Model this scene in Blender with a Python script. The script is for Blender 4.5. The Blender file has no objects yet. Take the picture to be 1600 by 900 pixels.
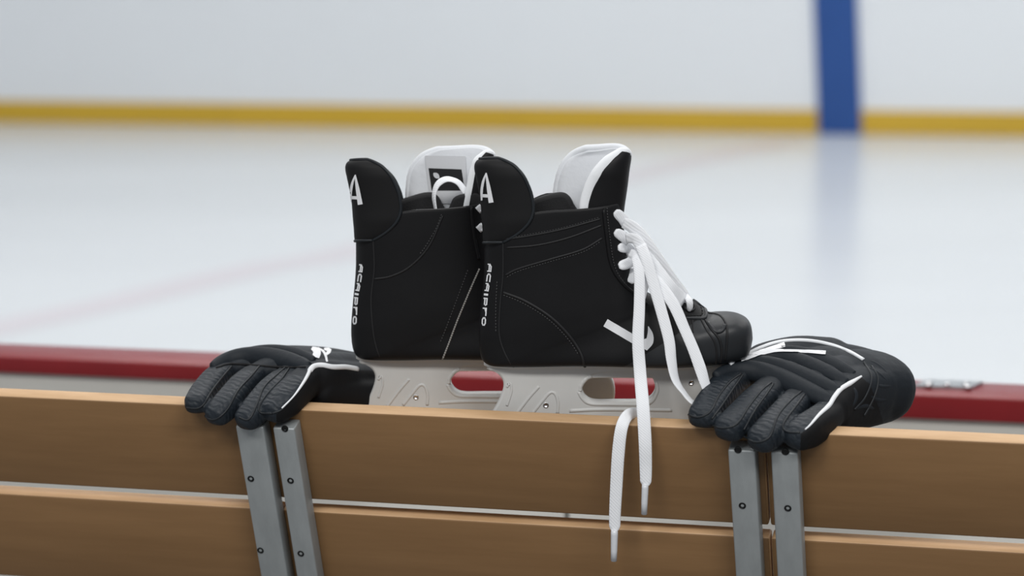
import bpy, bmesh, math, random
import numpy as np
from mathutils import Vector, Matrix
from mathutils.bvhtree import BVHTree

random.seed(4)
S = bpy.context.scene
COL = S.collection

# ------------------------------------------------------------------ camera
H = 2.0
LENS = 85.0
F = 1600 * LENS / 36.0
PITCH = math.atan(645 / F)
ROLL = math.radians(0.82)
FWD = np.array([0, math.cos(PITCH), -math.sin(PITCH)])
_r0 = np.array([1.0, 0, 0]); _u0 = np.array([0, math.sin(PITCH), math.cos(PITCH)])
RT = _r0 * math.cos(ROLL) - _u0 * math.sin(ROLL)
UP = _u0 * math.cos(ROLL) + _r0 * math.sin(ROLL)
CAMP = np.array([0, 0, H])
cd = bpy.data.cameras.new('camera'); cam = bpy.data.objects.new('camera', cd); COL.objects.link(cam)
m = Matrix.Identity(4)
for i in range(3):
    m[i][0] = RT[i]; m[i][1] = UP[i]; m[i][2] = -FWD[i]; m[i][3] = CAMP[i]
cam.matrix_world = m
cd.lens = LENS; cd.sensor_width = 36; cd.clip_end = 200; cd.clip_start = 0.05
cd.dof.use_dof = True; cd.dof.focus_distance = 2.69; cd.dof.aperture_fstop = 3.6
S.camera = cam

# ------------------------------------------------------------------ light
S.view_settings.view_transform = 'Standard'
S.view_settings.look = 'None'
S.view_settings.gamma = 1
S.view_settings.exposure = 0.0
w = bpy.data.worlds.new('arena_air'); S.world = w; w.use_nodes = True
w.node_tree.nodes['Background'].inputs[0].default_value = (0.84, 0.90, 1.0, 1)
w.node_tree.nodes['Background'].inputs[1].default_value = 0.30

def area(name, loc, sx, sy, power, col=(1, 0.985, 0.96), target=None):
    l = bpy.data.lights.new(name, 'AREA'); l.shape = 'RECTANGLE'; l.size = sx; l.size_y = sy
    l.energy = power; l.color = col
    o = bpy.data.objects.new(name, l); COL.objects.link(o); o.location = loc
    return o
for iy, yy in enumerate((4.5, 9.5, 14.5)):
    for ix, xx in enumerate((-7, 0, 7)):
        area('rink_ceiling_lamp', (xx, yy, 8.0), 5.0, 1.6, 158)
for xx in (-2.2, 1.8):  # unseen fill lights, added behind the camera to brighten faces turned towards it
    area('stand_fill_light', (xx, -2.2, 5.6), 3.0, 1.2, 190).rotation_euler = (math.radians(20), 0, 0)

# ------------------------------------------------------------------ helpers
def ray(px, py):
    d = FWD + RT * ((px - 800) / F) - UP * ((py - 450) / F)
    return d
def at(px, py, y):
    d = ray(px, py); return CAMP + d * (y / d[1])
def at_z(px, py, z):
    d = ray(px, py); return CAMP + d * ((z - H) / d[2])
def on_plane(px, py, p0, n):
    d = ray(px, py); return CAMP + d * (np.dot(np.array(p0) - CAMP, n) / np.dot(d, n))
def proj(p):
    d = np.array(p) - CAMP; k = d @ FWD
    return 800 + F * (d @ RT) / k, 450 - F * (d @ UP) / k
def nrm(v):
    v = np.asarray(v, float); return v / (np.linalg.norm(v) + 1e-12)

def catmull(P, n=8, closed=False):
    P = np.asarray(P, float)
    if closed:
        Q = np.vstack([P[-1], P, P[0], P[1]])
    else:
        Q = np.vstack([2 * P[0] - P[1], P, 2 * P[-1] - P[-2]])
    out = []
    for i in range(1, len(Q) - 2):
        p0, p1, p2, p3 = Q[i - 1], Q[i], Q[i + 1], Q[i + 2]
        for k in range(n):
            t = k / n
            out.append(0.5 * ((2 * p1) + (-p0 + p2) * t + (2 * p0 - 5 * p1 + 4 * p2 - p3) * t * t + (-p0 + 3 * p1 - 3 * p2 + p3) * t ** 3))
    if not closed: out.append(P[-1])
    return np.array(out)

def resample(P, n):
    P = np.asarray(P, float)
    d = np.r_[0, np.cumsum(np.linalg.norm(np.diff(P, axis=0), axis=1))]
    s = np.linspace(0, d[-1], n)
    return np.stack([np.interp(s, d, P[:, i]) for i in range(P.shape[1])], 1)

def world_of(o):
    M = Matrix.Identity(4)
    while o:
        M = o.matrix_basis @ M; o = o.parent
    return M

def thing(name, label, cat, loc, rot=None, group=None):
    o = bpy.data.objects.new(name, None); COL.objects.link(o)
    if rot is not None: o.matrix_basis = rot
    else: o.location = loc
    o.empty_display_size = 0.05
    o['label'] = label; o['category'] = cat
    if group: o['group'] = group
    return o

def mk(name, V, faces, mat, parent=None, smooth=True, local=False, label=None, mats=None, midx=None, sharp=None):
    V = np.asarray(V, float)
    if parent is not None and not local:
        Mi = np.array(world_of(parent).inverted())
        V = V @ Mi[:3, :3].T + Mi[:3, 3]
    me = bpy.data.meshes.new(name)
    me.from_pydata([tuple(v) for v in V], [], [tuple(int(i) for i in f) for f in faces])
    bm = bmesh.new(); bm.from_mesh(me); bmesh.ops.recalc_face_normals(bm, faces=bm.faces); bm.to_mesh(me); bm.free()
    me.update()
    for p in me.polygons: p.use_smooth = smooth
    if sharp: me.set_sharp_from_angle(angle=math.radians(sharp))
    o = bpy.data.objects.new(name, me); COL.objects.link(o)
    for mm in (mats or [mat]): me.materials.append(mm)
    if midx is not None:
        for p, k in zip(me.polygons, midx): p.material_index = k
    o.parent = parent
    if label: o['label'] = label
    return o

def join(*parts):
    V, Fc = [], []; n = 0
    for v, f in parts:
        V.append(np.asarray(v)); Fc += [[i + n for i in q] for q in f]; n += len(v)
    return np.vstack(V), Fc

def loft(rings, cap=True, closed_ring=True):
    rings = [np.asarray(r) for r in rings]; n = len(rings[0]); V = np.vstack(rings); Fc = []
    for j in range(len(rings) - 1):
        for i in range(n if closed_ring else n - 1):
            a = j * n + i; b = j * n + (i + 1) % n
            Fc.append((a, b, b + n, a + n))
    if cap:
        Fc.append(tuple(range(n))[::-1]); L = (len(rings) - 1) * n; Fc.append(tuple(range(L, L + n)))
    return V, Fc

def frames(P, ref):
    T = np.gradient(P, axis=0); T /= np.linalg.norm(T, axis=1)[:, None] + 1e-12
    out = []
    for t in T:
        s = nrm(np.cross(t, ref)); out.append((t, s, nrm(np.cross(s, t))))
    return out

def tube(P, r, seg=8, ref=(0.3, -1, 0.25), flat=1.0):
    P = np.asarray(P, float); N = len(P)
    r = np.broadcast_to(np.asarray(r, float), (N,))
    rings = []
    for (t, s, b), p, rr in zip(frames(P, np.array(ref, float)), P, r):
        a = np.linspace(0, 2 * np.pi, seg, endpoint=False)
        rings.append(p + rr * (np.outer(np.cos(a), s) + flat * np.outer(np.sin(a), b)))
    return loft(rings)

def superloft(P, rw, rh, side, n=2.5, seg=20, round_ends=(True, True)):
    """tube of superellipse sections: half-width rw along 'side', half-height rh across it"""
    P = np.asarray(P, float); N = len(P)
    rw = np.broadcast_to(np.asarray(rw, float), (N,)).copy(); rh = np.broadcast_to(np.asarray(rh, float), (N,)).copy()
    T = np.gradient(P, axis=0); T /= np.linalg.norm(T, axis=1)[:, None]
    side = np.asarray(side, float)
    if side.ndim == 1: side = np.tile(side, (N, 1))
    Q, RW, RH, TT, SS = [], [], [], [], []
    def add(p, a, b, t, s): Q.append(p); RW.append(a); RH.append(b); TT.append(t); SS.append(s)
    if round_ends[0]:
        for k in (0.05, 0.3, 0.6, 0.85):
            c = math.sqrt(1 - (1 - k) ** 2); add(P[0] - T[0] * rh[0] * (1 - k), rw[0] * (1 - (rh[0] / rw[0]) * (1 - c)), rh[0] * c, T[0], side[0])
    for i in range(N): add(P[i], rw[i], rh[i], T[i], side[i])
    if round_ends[1]:
        for k in (0.85, 0.6, 0.3, 0.05):
            c = math.sqrt(1 - (1 - k) ** 2); add(P[-1] + T[-1] * rh[-1] * (1 - k), rw[-1] * (1 - (rh[-1] / rw[-1]) * (1 - c)), rh[-1] * c, T[-1], side[-1])
    a = np.linspace(0, 2 * np.pi, seg, endpoint=False)
    ca = np.sign(np.cos(a)) * np.abs(np.cos(a)) ** (2 / n); sa = np.sign(np.sin(a)) * np.abs(np.sin(a)) ** (2 / n)
    rings = []
    for q, x, y, t, s in zip(Q, RW, RH, TT, SS):
        s = nrm(s - t * (s @ t)); b = np.cross(s, t)
        rings.append(q + np.outer(ca * x, s) + np.outer(sa * y, b))
    return loft(rings)

def ribbon(P, width, thick=0.0013, twist=None, facing=None, down=0):
    P = np.asarray(P, float); N = len(P)
    T = np.gradient(P, axis=0); T /= np.linalg.norm(T, axis=1)[:, None] + 1e-12
    width = np.broadcast_to(np.asarray(width, float), (N,))
    tw = np.zeros(N) if twist is None else np.interp(np.linspace(0, 1, N), np.linspace(0, 1, len(twist)), twist)
    rings = []; prev = None
    for i in range(N):
        f = nrm(CAMP - P[i]) if facing is None else np.array(facing, float)
        s = nrm(np.cross(T[i], f))
        if prev is not None and s @ prev < 0: s = -s
        prev = s
        b = np.cross(s, T[i])
        if down:
            c = [b * math.cos(math.radians(q)) - s * math.sin(math.radians(q)) for q in (down, -down)]
            c = [q if q @ f > 0 else -q for q in c]
            tw[i] = down if c[0][2] < c[1][2] else -down
        a = math.radians(tw[i]); s2 = s * math.cos(a) + b * math.sin(a); b2 = np.cross(s2, T[i])
        w2 = width[i] / 2; h = thick / 2
        pts = [(-w2, 0), (-w2 * .92, h), (-w2 * .4, h * 1.25), (w2 * .4, h * 1.25), (w2 * .92, h), (w2, 0), (w2 * .92, -h), (-w2 * .92, -h)]
        rings.append(np.array([P[i] + s2 * x + b2 * y for x, y in pts]))
    return loft(rings)

def bvh(V, Fc):
    return BVHTree.FromPolygons([Vector(v) for v in V], [list(f) for f in Fc])
def bvh_obj(*objs):
    V, Fc = [], []; n = 0
    for o in objs:
        M = world_of(o); me = o.data
        V += [M @ v.co for v in me.vertices]; Fc += [[i + n for i in p.vertices] for p in me.polygons]; n = len(V)
    return BVHTree.FromPolygons(V, Fc)
def cast(tree, px, py, off=0.0):
    d = nrm(ray(px, py))
    h = tree.ray_cast(Vector(CAMP), Vector(d))
    if h[0] is None:
        best = None
        for k in np.linspace(2.45, 3.0, 56):
            h2 = tree.find_nearest(Vector(CAMP + d * k))
            if best is None or h2[3] < best[3]: best = h2
        p = np.array(best[0]); nn = np.array(best[1])
    else:
        p = np.array(h[0]); nn = np.array(h[1])
    if nn @ d > 0: nn = -nn
    return p + nn * off, nn
def cast_path(tree, pts, n=40, off=0.0, smooth=1):
    q = resample(catmull(pts, 8), n)
    P = np.array([cast(tree, a, b, off)[0] for a, b in q])
    for _ in range(smooth):
        P[1:-1] = (P[:-2] + 2 * P[1:-1] + P[2:]) / 4
    return P
def seam(name, tree, pts, r, mat, parent, n=40, off=0.0, seg=6, flat=1.0, label=None):
    P = cast_path(tree, pts, n, off)
    v, f = tube(P, r, seg, flat=flat)
    return mk(name, v, f, mat, parent, label=label)
def stitches(name, tree, pts, r, mat, parent, step=4.5, fill=0.6, off=0.0004):
    q = catmull(pts, 10); d = np.r_[0, np.cumsum(np.linalg.norm(np.diff(q, axis=0), axis=1))]
    parts = []; s = 0
    while s < d[-1] - step * fill:
        ss = np.linspace(s, s + step * fill, 3)
        pp = [cast(tree, np.interp(x, d, q[:, 0]), np.interp(x, d, q[:, 1]), off)[0] for x in ss]
        if np.linalg.norm(pp[0] - pp[2]) < 0.02: parts.append(tube(pp, r, 5))
        s += step
    v, f = join(*parts); o = mk(name, v, f, mat, parent); o['kind'] = 'stuff'; return o
def stroke(tree, pts, wid, n=14, off=0.0007, k=3):
    """flat printed stroke following a surface; wid in pixels along the path"""
    q = resample(catmull(pts, 8), n) if len(pts) > 2 else resample(pts, n)
    wid = np.interp(np.linspace(0, 1, n), np.linspace(0, 1, len(np.atleast_1d(wid))), np.atleast_1d(wid)) if np.ndim(wid) else np.full(n, wid)
    T = np.gradient(q, axis=0); T /= np.linalg.norm(T, axis=1)[:, None] + 1e-9
    Nn = np.stack([-T[:, 1], T[:, 0]], 1)
    V = []
    for j in range(n):
        for t in np.linspace(-1, 1, k):
            c = q[j] + Nn[j] * wid[j] / 2 * t; V.append(cast(tree, c[0], c[1], off)[0])
    Fc = [(j * k + i, j * k + i + 1, (j + 1) * k + i + 1, (j + 1) * k + i) for j in range(n - 1) for i in range(k - 1)]
    return np.array(V), Fc
def grid_solid(P, thick, mat_in=None):
    """closed slab from a grid of points P[j,i]; offset along the grid normals"""
    P = np.asarray(P); J, I = P.shape[:2]
    du = np.gradient(P, axis=1); dv = np.gradient(P, axis=0)
    Nn = np.cross(du, dv); Nn /= np.linalg.norm(Nn, axis=2)[..., None] + 1e-12
    Q = P + Nn * thick
    V = np.vstack([P.reshape(-1, 3), Q.reshape(-1, 3)]); n = J * I; Fc = []; side = []
    for j in range(J - 1):
        for i in range(I - 1):
            a = j * I + i; Fc.append((a, a + 1, a + I + 1, a + I)); side.append(0)
            Fc.append((n + a, n + a + I, n + a + I + 1, n + a + 1)); side.append(1)
    rim = [i for i in range(I)] + [j * I + I - 1 for j in range(1, J)] + [(J - 1) * I + i for i in range(I - 2, -1, -1)] + [j * I for j in range(J - 2, 0, -1)]
    for k in range(len(rim)):
        a, b = rim[k], rim[(k + 1) % len(rim)]; Fc.append((a, n + a, n + b, b)); side.append(2)
    return V, Fc, side
def box(x0, x1, y0, y1, z0, z1):
    V = [(x, y, z) for x in (x0, x1) for y in (y0, y1) for z in (z0, z1)]
    return np.array(V), [(0, 1, 3, 2), (4, 6, 7, 5), (0, 4, 5, 1), (2, 3, 7, 6), (0, 2, 6, 4), (1, 5, 7, 3)]
def bevelled(o, wd, seg=2):
    bm = bmesh.new(); bm.from_mesh(o.data)
    bmesh.ops.bevel(bm, geom=[e for e in bm.edges if e.is_manifold and e.calc_face_angle(0) > 0.5], offset=wd, segments=seg, profile=0.5, affect='EDGES')
    bm.to_mesh(o.data); bm.free()
    for p in o.data.polygons: p.use_smooth = True
    o.data.set_sharp_from_angle(angle=math.radians(50)); return o

# ------------------------------------------------------------------ materials
def mat(name, col, rough=0.5, metal=0.0, spec=0.5, bump=0.0, bscale=200, var=0.0, vscale=8, stretch=(1, 1, 1), coat=0.0, sheen=0.0, ior=None, bdist=0.001, wave=None, col2=None, bdetail=3):
    M = bpy.data.materials.new(name); M.use_nodes = True; nt = M.node_tree; b = nt.nodes['Principled BSDF']
    b.inputs['Base Color'].default_value = (*col, 1); b.inputs['Roughness'].default_value = rough
    b.inputs['Metallic'].default_value = metal; b.inputs['Specular IOR Level'].default_value = spec
    b.inputs['Coat Weight'].default_value = coat; b.inputs['Sheen Weight'].default_value = sheen
    if ior: b.inputs['IOR'].default_value = ior
    tc = nt.nodes.new('ShaderNodeTexCoord'); mp = nt.nodes.new('ShaderNodeMapping'); mp.inputs['Scale'].default_value = stretch
    nt.links.new(tc.outputs['Object'], mp.inputs['Vector'])
    if var or col2:
        n = nt.nodes.new('ShaderNodeTexNoise'); n.inputs['Scale'].default_value = vscale; n.inputs['Detail'].default_value = 5; n.inputs['Roughness'].default_value = 0.6
        nt.links.new(mp.outputs[0], n.inputs['Vector'])
        r = nt.nodes.new('ShaderNodeValToRGB'); r.color_ramp.elements[0].position = 0.3; r.color_ramp.elements[1].position = 0.7
        c2 = col2 or tuple(c * (1 + var) for c in col); c1 = col if col2 else tuple(c * (1 - var) for c in col)
        r.color_ramp.elements[0].color = (*c1, 1); r.color_ramp.elements[1].color = (*c2, 1)
        nt.links.new(n.outputs['Fac'], r.inputs['Fac']); nt.links.new(r.outputs['Color'], b.inputs['Base Color'])
    if bump:
        if wave:
            n2 = nt.nodes.new('ShaderNodeTexWave'); n2.inputs['Scale'].default_value = bscale; n2.inputs['Distortion'].default_value = wave; n2.inputs['Detail Scale'].default_value = 1.5
            n2.bands_direction = 'DIAGONAL'
        else:
            n2 = nt.nodes.new('ShaderNodeTexNoise'); n2.inputs['Scale'].default_value = bscale; n2.inputs['Detail'].default_value = bdetail
        nt.links.new(mp.outputs[0], n2.inputs['Vector'])
        bp = nt.nodes.new('ShaderNodeBump'); bp.inputs['Strength'].default_value = bump; bp.inputs['Distance'].default_value = bdist
        nt.links.new(n2.outputs[0], bp.inputs['Height']); nt.links.new(bp.outputs[0], b.inputs['Normal'])
    return M
M_ICE = mat('ice', (0.70, 0.735, 0.76), rough=0.22, ior=1.31, spec=0.5, var=0.035, vscale=0.35, stretch=(0.35, 1.6, 1))
M_BOARD = mat('white_board', (0.83, 0.86, 0.885), rough=0.45, var=0.02, vscale=0.4)
M_KICK = mat('yellow_plate', (0.62, 0.39, 0.03), rough=0.45, var=0.05, vscale=0.5)
M_BLUE = mat('blue_stripe', (0.014, 0.075, 0.29), rough=0.4, var=0.05, vscale=1.5)
M_PINK = mat('ice_red_line', (0.675, 0.645, 0.68), rough=0.22, ior=1.31)
M_NEARB = mat('near_board', (0.56, 0.55, 0.51), rough=0.5, var=0.04, vscale=3)
M_RED = mat('red_cap', (0.215, 0.010, 0.014), rough=0.33, var=0.10, vscale=6, stretch=(1, 6, 1), bump=0.15, bscale=60)
M_ZINC = mat('zinc_plate', (0.42, 0.45, 0.47), rough=0.4, metal=0.8, var=0.15, vscale=30)
M_GALV = mat('galvanised', (0.36, 0.385, 0.39), rough=0.55, metal=0.55, var=0.10, vscale=45, bump=0.15, bscale=120, stretch=(1, 1, 0.35))
M_FACE = mat('brown_plank_face', (0.200, 0.107, 0.041), rough=0.55, col2=(0.245, 0.135, 0.055), vscale=14, stretch=(0.25, 1, 3.0), bump=0.12, bscale=90)
M_EDGE = mat('birch_edge', (0.47, 0.29, 0.145), rough=0.6, col2=(0.62, 0.41, 0.235), vscale=16, stretch=(0.5, 3, 3), bump=0.15, bscale=120)
M_BOLT = mat('dark_bolt', (0.015, 0.016, 0.016), rough=0.45, metal=0.6, bump=0.1, bscale=300)
M_FLOOR = mat('stand_floor', (0.16, 0.16, 0.16), rough=0.8, var=0.2, vscale=5)
M_BOOT = mat('black_boot', (0.0060, 0.0060, 0.0067), rough=0.5, spec=0.23, bump=0.12, bscale=420, bdist=0.0006, var=0.15, vscale=14)
M_TOE = mat('toe_leather', (0.014, 0.016, 0.0185), rough=0.46, spec=0.46, bump=0.12, bscale=500, bdist=0.0006)
M_GUARD = mat('guard_fabric', (0.0065, 0.0065, 0.007), rough=0.6, spec=0.25, bump=0.15, bscale=900, bdist=0.0005)
M_SEAM = mat('black_thread', (0.006, 0.006, 0.007), rough=0.6, bump=0.2, bscale=1500)
M_SEAML = mat('charcoal_thread', (0.04, 0.04, 0.041), rough=0.6, bump=0.2, bscale=1500)
M_SEAMW = mat('pale_thread', (0.34, 0.33, 0.31), rough=0.7, bump=0.2, bscale=1500)
M_FELT = mat('white_felt', (0.72, 0.74, 0.77), rough=0.9, sheen=0.2, bump=0.35, bscale=90, bdist=0.002)
M_BIND = mat('white_binding', (0.80, 0.82, 0.84), rough=0.7, bump=0.2, bscale=600)
M_LACE = mat('white_lace', (0.86, 0.875, 0.90), rough=0.8, bump=0.22, bscale=190, bdist=0.0008, wave=0.6)
M_AGLET = mat('aglet_plastic', (0.68, 0.70, 0.73), rough=0.25, bump=0.05, bscale=200)
M_PRINT = mat('white_print', (0.80, 0.81, 0.83), rough=0.6, bump=0.1, bscale=800)
M_HOLD = mat('white_plastic', (0.54, 0.54, 0.525), rough=0.36, var=0.03, vscale=20, bump=0.05, bscale=100)
M_STEEL = mat('steel', (0.6, 0.6, 0.61), rough=0.25, metal=1.0, bump=0.05, bscale=300)
M_LINE = mat('black_lining', (0.008, 0.008, 0.009), rough=0.8, bump=0.3, bscale=500)
M_LABEL = mat('grey_label', (0.60, 0.61, 0.63), rough=0.7, bump=0.1, bscale=500)
M_GLOVE = mat('glove_nylon', (0.0100, 0.0138, 0.0185), rough=0.58, spec=0.26, bump=0.35, bscale=130, bdist=0.0016, stretch=(1, 1, 1), bdetail=4)
M_FINGER = mat('glove_finger_leather', (0.0125, 0.0175, 0.0235), rough=0.5, spec=0.32, bump=0.45, bscale=55, bdist=0.0014, wave=6)
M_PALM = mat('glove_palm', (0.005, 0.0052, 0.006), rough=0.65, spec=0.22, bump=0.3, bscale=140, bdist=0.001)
M_PIPE = mat('glove_piping', (0.011, 0.014, 0.017), rough=0.5, spec=0.35, bump=0.1, bscale=400)

# ------------------------------------------------------------------ setting: ice, far boards
YAW = math.radians(15.3)
E1 = np.array([math.cos(YAW), -math.sin(YAW), 0]); NB = np.array([-math.sin(YAW), -math.cos(YAW), 0]); EZ = np.array([0, 0, 1.0])
far0 = at_z(800, 203, 0.0)
def farp(a, d, z): return far0 + E1 * a - NB * d + EZ * z
def slab(fn, a0, a1, d0, d1, z0, z1):
    V, Fc = box(a0, a1, d0, d1, z0, z1); return np.array([fn(*v) for v in V]), Fc
v, f = box(-30, 30, 2.9, 46, -0.05, 0.0)
ice = mk('floor', v, f, M_ICE, smooth=False); ice['kind'] = 'structure'; ice['label'] = 'white ice surface of the skating rink'
# faded red marking under the ice
L = [at_z(-60, 524, 0), at_z(140, 482, 0), at_z(280, 449, 0), at_z(420, 416, 0), at_z(560, 390, 0), at_z(1040, 262, 0), at_z(1230, 222, 0)]
P = resample(catmull(L, 8), 40); T = np.gradient(P, axis=0); Nn = np.stack([-T[:, 1], T[:, 0], T[:, 0] * 0], 1); Nn /= np.linalg.norm(Nn, axis=1)[:, None]
V = np.vstack([P - Nn * 0.16 + [0, 0, .0015], P + Nn * 0.16 + [0, 0, .0015]])
o = mk('trim_1', V, [(i, i + 1, i + 41, i + 40) for i in range(39)], M_PINK); o['kind'] = 'structure'; o['label'] = 'faded red marking across the ice'
wall = thing('wall_far', 'white far rink boards with yellow kick plate and blue stripe', 'wall', far0); wall['kind'] = 'structure'; del wall['category']
for i in range(-6, 6):
    v, f = slab(farp, i * 2.44 + 0.0007, (i + 1) * 2.44 - 0.0007, 0.02, 0.12, 0.0, 1.25)
    mk('board_panel', v, f, M_BOARD, wall, smooth=False)
    v, f = slab(farp, i * 2.44 + 0.003, (i + 1) * 2.44 - 0.003, 0.0, 0.02, 0.005, 0.185)
    mk('kick_plate', v, f, M_KICK, wall, smooth=False, label='yellow kick plate')
pb = on_plane(1312, 190, far0, NB); a_b = (pb - far0) @ E1
V, Fc = box(-0.165, 0.165, -0.012, 0.02, 0.004, 1.25)
V = np.array([farp(a_b + x - 0.045 * (z - 0.1), d, z) for x, d, z in V])
mk('blue_stripe', V, Fc, M_BLUE, wall, smooth=False, label='blue line stripe')
v, f = slab(farp, -15, 15, -0.02, 0.14, 1.25, 1.30); mk('board_cap', v, f, M_BLUE, wall, smooth=False)
v, f = slab(farp, -15, 15, 0.15, 0.3, 0.0, 7.0); o = mk('wall_arena', v, f, M_BOARD, smooth=False); o['kind'] = 'structure'; o['label'] = 'white arena wall behind the far boards'

# ------------------------------------------------------------------ near rink barrier
cap0 = at(800, 590.5, 3.6)
def capp(a, d, z): return cap0 + E1 * a - NB * d + EZ * z
def a_cap(px, py=590): return (on_plane(px, py, cap0, NB) - cap0) @ E1
aL, aS, aR = a_cap(880) - 2.6, a_cap(880), a_cap(880) + 2.4
RTM = Matrix(((E1[0], -NB[0], 0, cap0[0]), (E1[1], -NB[1], 0, cap0[1]), (0, 0, 1, 0), (0, 0, 0, 1)))
def barrier(name, label, a0, a1, h):
    R = RTM.copy(); c = capp((a0 + a1) / 2, 0, 0); R[0][3], R[1][3] = c[0], c[1]
    t = thing(name, label, 'barrier', None, R)
    v, f = slab(capp, a0 + .002, a1 - .002, 0, 0.105, -h, 0); o = mk('red_cap', v, f, M_RED, t, smooth=False, label='red plastic top rail'); bevelled(o, 0.0025, 2)
    v, f = slab(capp, a0 + .004, a1 - .004, 0.012, 0.095, -cap0[2] - 0.0, -h); mk('board_panel', v, f, M_NEARB, t, smooth=False)
    return t
bl = barrier('rink_barrier', 'red-capped rink barrier behind the left glove and skates', aL, aS, 0.027)
br = barrier('rink_barrier', 'red-capped rink barrier with a metal hinge plate, at right', aS, aR, 0.036)
# hinge plate on the right cap
pz = cap0[2]
def capxy(px, py, dz=0.0):
    return at_z(px, py, pz + dz)
c4 = [capxy(1428, 606), capxy(1517, 609), capxy(1536, 600), capxy(1448, 596.5)]
hp_v = np.vstack([c4, np.array(c4) + EZ * 0.004]); hp_f = [(0, 1, 2, 3), (4, 5, 6, 7), (0, 1, 5, 4), (1, 2, 6, 5), (2, 3, 7, 6), (3, 0, 4, 7)]
hp = mk('hinge_plate', hp_v, hp_f, M_ZINC, br, smooth=False, label='zinc hinge plate with bolt heads')
for px, py in ((1452, 599.5), (1450, 603), (1509, 601.5), (1512, 606), (1480, 602.5)):
    c = capxy(px, py, 0.004); a = np.linspace(0, 2 * np.pi, 10, endpoint=False)
    rs = [c + np.stack([np.cos(a) * r, np.sin(a) * r, a * 0 + z], 1) for r, z in ((.0055, 0), (.0055, .002), (.0035, .004), (.0005, .0045))]
    v, f = loft(rs); mk('bolt', v, f, M_STEEL, hp)
# pale ledges on the barrier, seen through the gap of the bench back
for n0, n1 in ((560, 1085), (1475, 1640)):
    a0, a1 = a_cap(n0), a_cap(n1)
    zz = 2 - 0.985 - cap0[2]
    v, f = slab(capp, a0, a1, -0.10, 0.012, zz - 0.03, zz); mk('ledge', v, f, M_BIND, bl if n0 < 900 else br, smooth=False, label='white ledge on the barrier')

# ------------------------------------------------------------------ benches
REC = math.radians(18)
B0 = at(770, 654.5, 2.62)
E2 = math.cos(REC) * EZ + math.sin(REC) * NB
E3 = math.cos(REC) * (-NB) + math.sin(REC) * EZ
BR = Matrix(((E1[0], E3[0], E2[0], B0[0]), (E1[1], E3[1], E2[1], B0[1]), (E1[2], E3[2], E2[2], B0[2]), (0, 0, 0, 1)))
PT, PH, GAP = 0.020, 0.1205, 0.0165
def a_b(px, py): return (on_plane(px, py, B0, E3) - B0) @ E1      # along the bench from a pixel on its face
def plank_y(px):                                                     # world depth of the front top edge below pixel column px
    return B0[1] - (at(px, 654, B0[1])[0] - B0[0]) * math.tan(YAW) / (1 - 0)
def plank(parent, x0, x1, z1, z0, xo):
    v, f = box(x0 - xo, x1 - xo, 0, PT, z0, z1)
    o = mk('plank', v, f, M_FACE, parent, smooth=False, local=True, mats=[M_FACE, M_EDGE])
    bevelled(o, 0.0025, 2)
    for p in o.data.polygons: p.material_index = 1 if abs(p.normal.y) < 0.8 else 0
    return o
def bracket(parent, x0, x1, top, bolts, xo):
    dp = 0.022; bot = -0.52
    pr = [(x0, 0), (x0, -dp), (x1, -dp), (x1, 0)]
    v, f = box(x0 - xo, x1 - xo, -dp, 0, bot, top)
    o = mk('bracket', v, f, M_GALV, parent, smooth=False, local=True, label='galvanised steel upright'); bevelled(o, 0.002, 2)
    for bx, bz in bolts:
        a = np.linspace(0, 2 * np.pi, 16, endpoint=False)
        R = lambda r, y: np.stack([bx - xo + np.cos(a) * r, a * 0 + y, bz + np.sin(a) * r], 1)
        v, f = loft([R(.0040, -dp + .001), R(.0040, -dp - .0006), R(.0034, -dp - .0009), R(.0030, -dp - .0002), R(.0012, -dp + .0001)])
        mk('bolt', v, f, M_BOLT, o, local=True, smooth=False)
    return o
FR = B0 - E3 * 0.022
def on_front(px, py):
    d = on_plane(px, py, FR, E3) - FR; return d @ E1, d @ E2
x1_, x2_ = a_b(424, 700), a_b(1196, 700); xl, xr = x1_ - 0.75, x2_ + 0.75
specs = [('wooden bench back section at left, under the fingers of the left glove', xl, x1_ - .001, [((370, 680), (413, 680), [(392, 748), (407, 860)])]),
         ('wooden bench back section in the middle, below the skates', x1_ + .001, x2_ - .001, [((424.5, 660), (458, 660), [(445, 670), (454, 751), (470, 865)]), ((1137, 700), (1179, 700), [(1153, 703), (1160, 790)])]),
         ('wooden bench back section at right, beyond the right glove', x2_ + .001, xr, [((1204, 700), (1246, 700), [(1227, 706), (1231, 794)])])]
benches = []
for lab, xa, xb, brk in specs:
    xo = (xa + xb) / 2
    R = BR.copy(); c = B0 + E1 * xo
    for i in range(3): R[i][3] = c[i]
    t = thing('bench', lab, 'bench', None, R, group='bench backs along the barrier')
    benches.append((t, xo))
    plank(t, xa, xb, 0, -PH, xo); plank(t, xa, xb, -PH - GAP, -2 * PH - GAP, xo)
    for (pl, pr, bo) in brk:
        a0, _ = on_front(*pl); a1, _ = on_front(*pr)
        bb = [on_front(*q) for q in bo]
        bracket(t, a0, a1, -0.012, bb + [(bb[-1][0], bb[-1][1] - 0.1)], xo)
zfl = (B0 + E2 * -0.52)[2]
v, f = box(-4, 4, -2.5, 3.3, zfl - 0.1, zfl - 0.002)
o = mk('floor_stand', v, f, M_FLOOR, smooth=False); o['kind'] = 'structure'; o['label'] = 'grey floor of the stand under the bench'

# ------------------------------------------------------------------ skates
SY = math.radians(3.0)
EU = np.array([math.cos(SY), -math.sin(SY), 0]); EV = np.array([math.sin(SY), math.cos(SY), 0])
ON = at(752, 578, 2.632) + EV * 0.030
OF = at(551, 567.5, 2.737) + EV * 0.030
def Lc(px, py, v=0.0, O=None):
    O = ON if O is None else O
    p = on_plane(px, py, O + EV * v, EV) - O
    return p @ EU, p[2]
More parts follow.
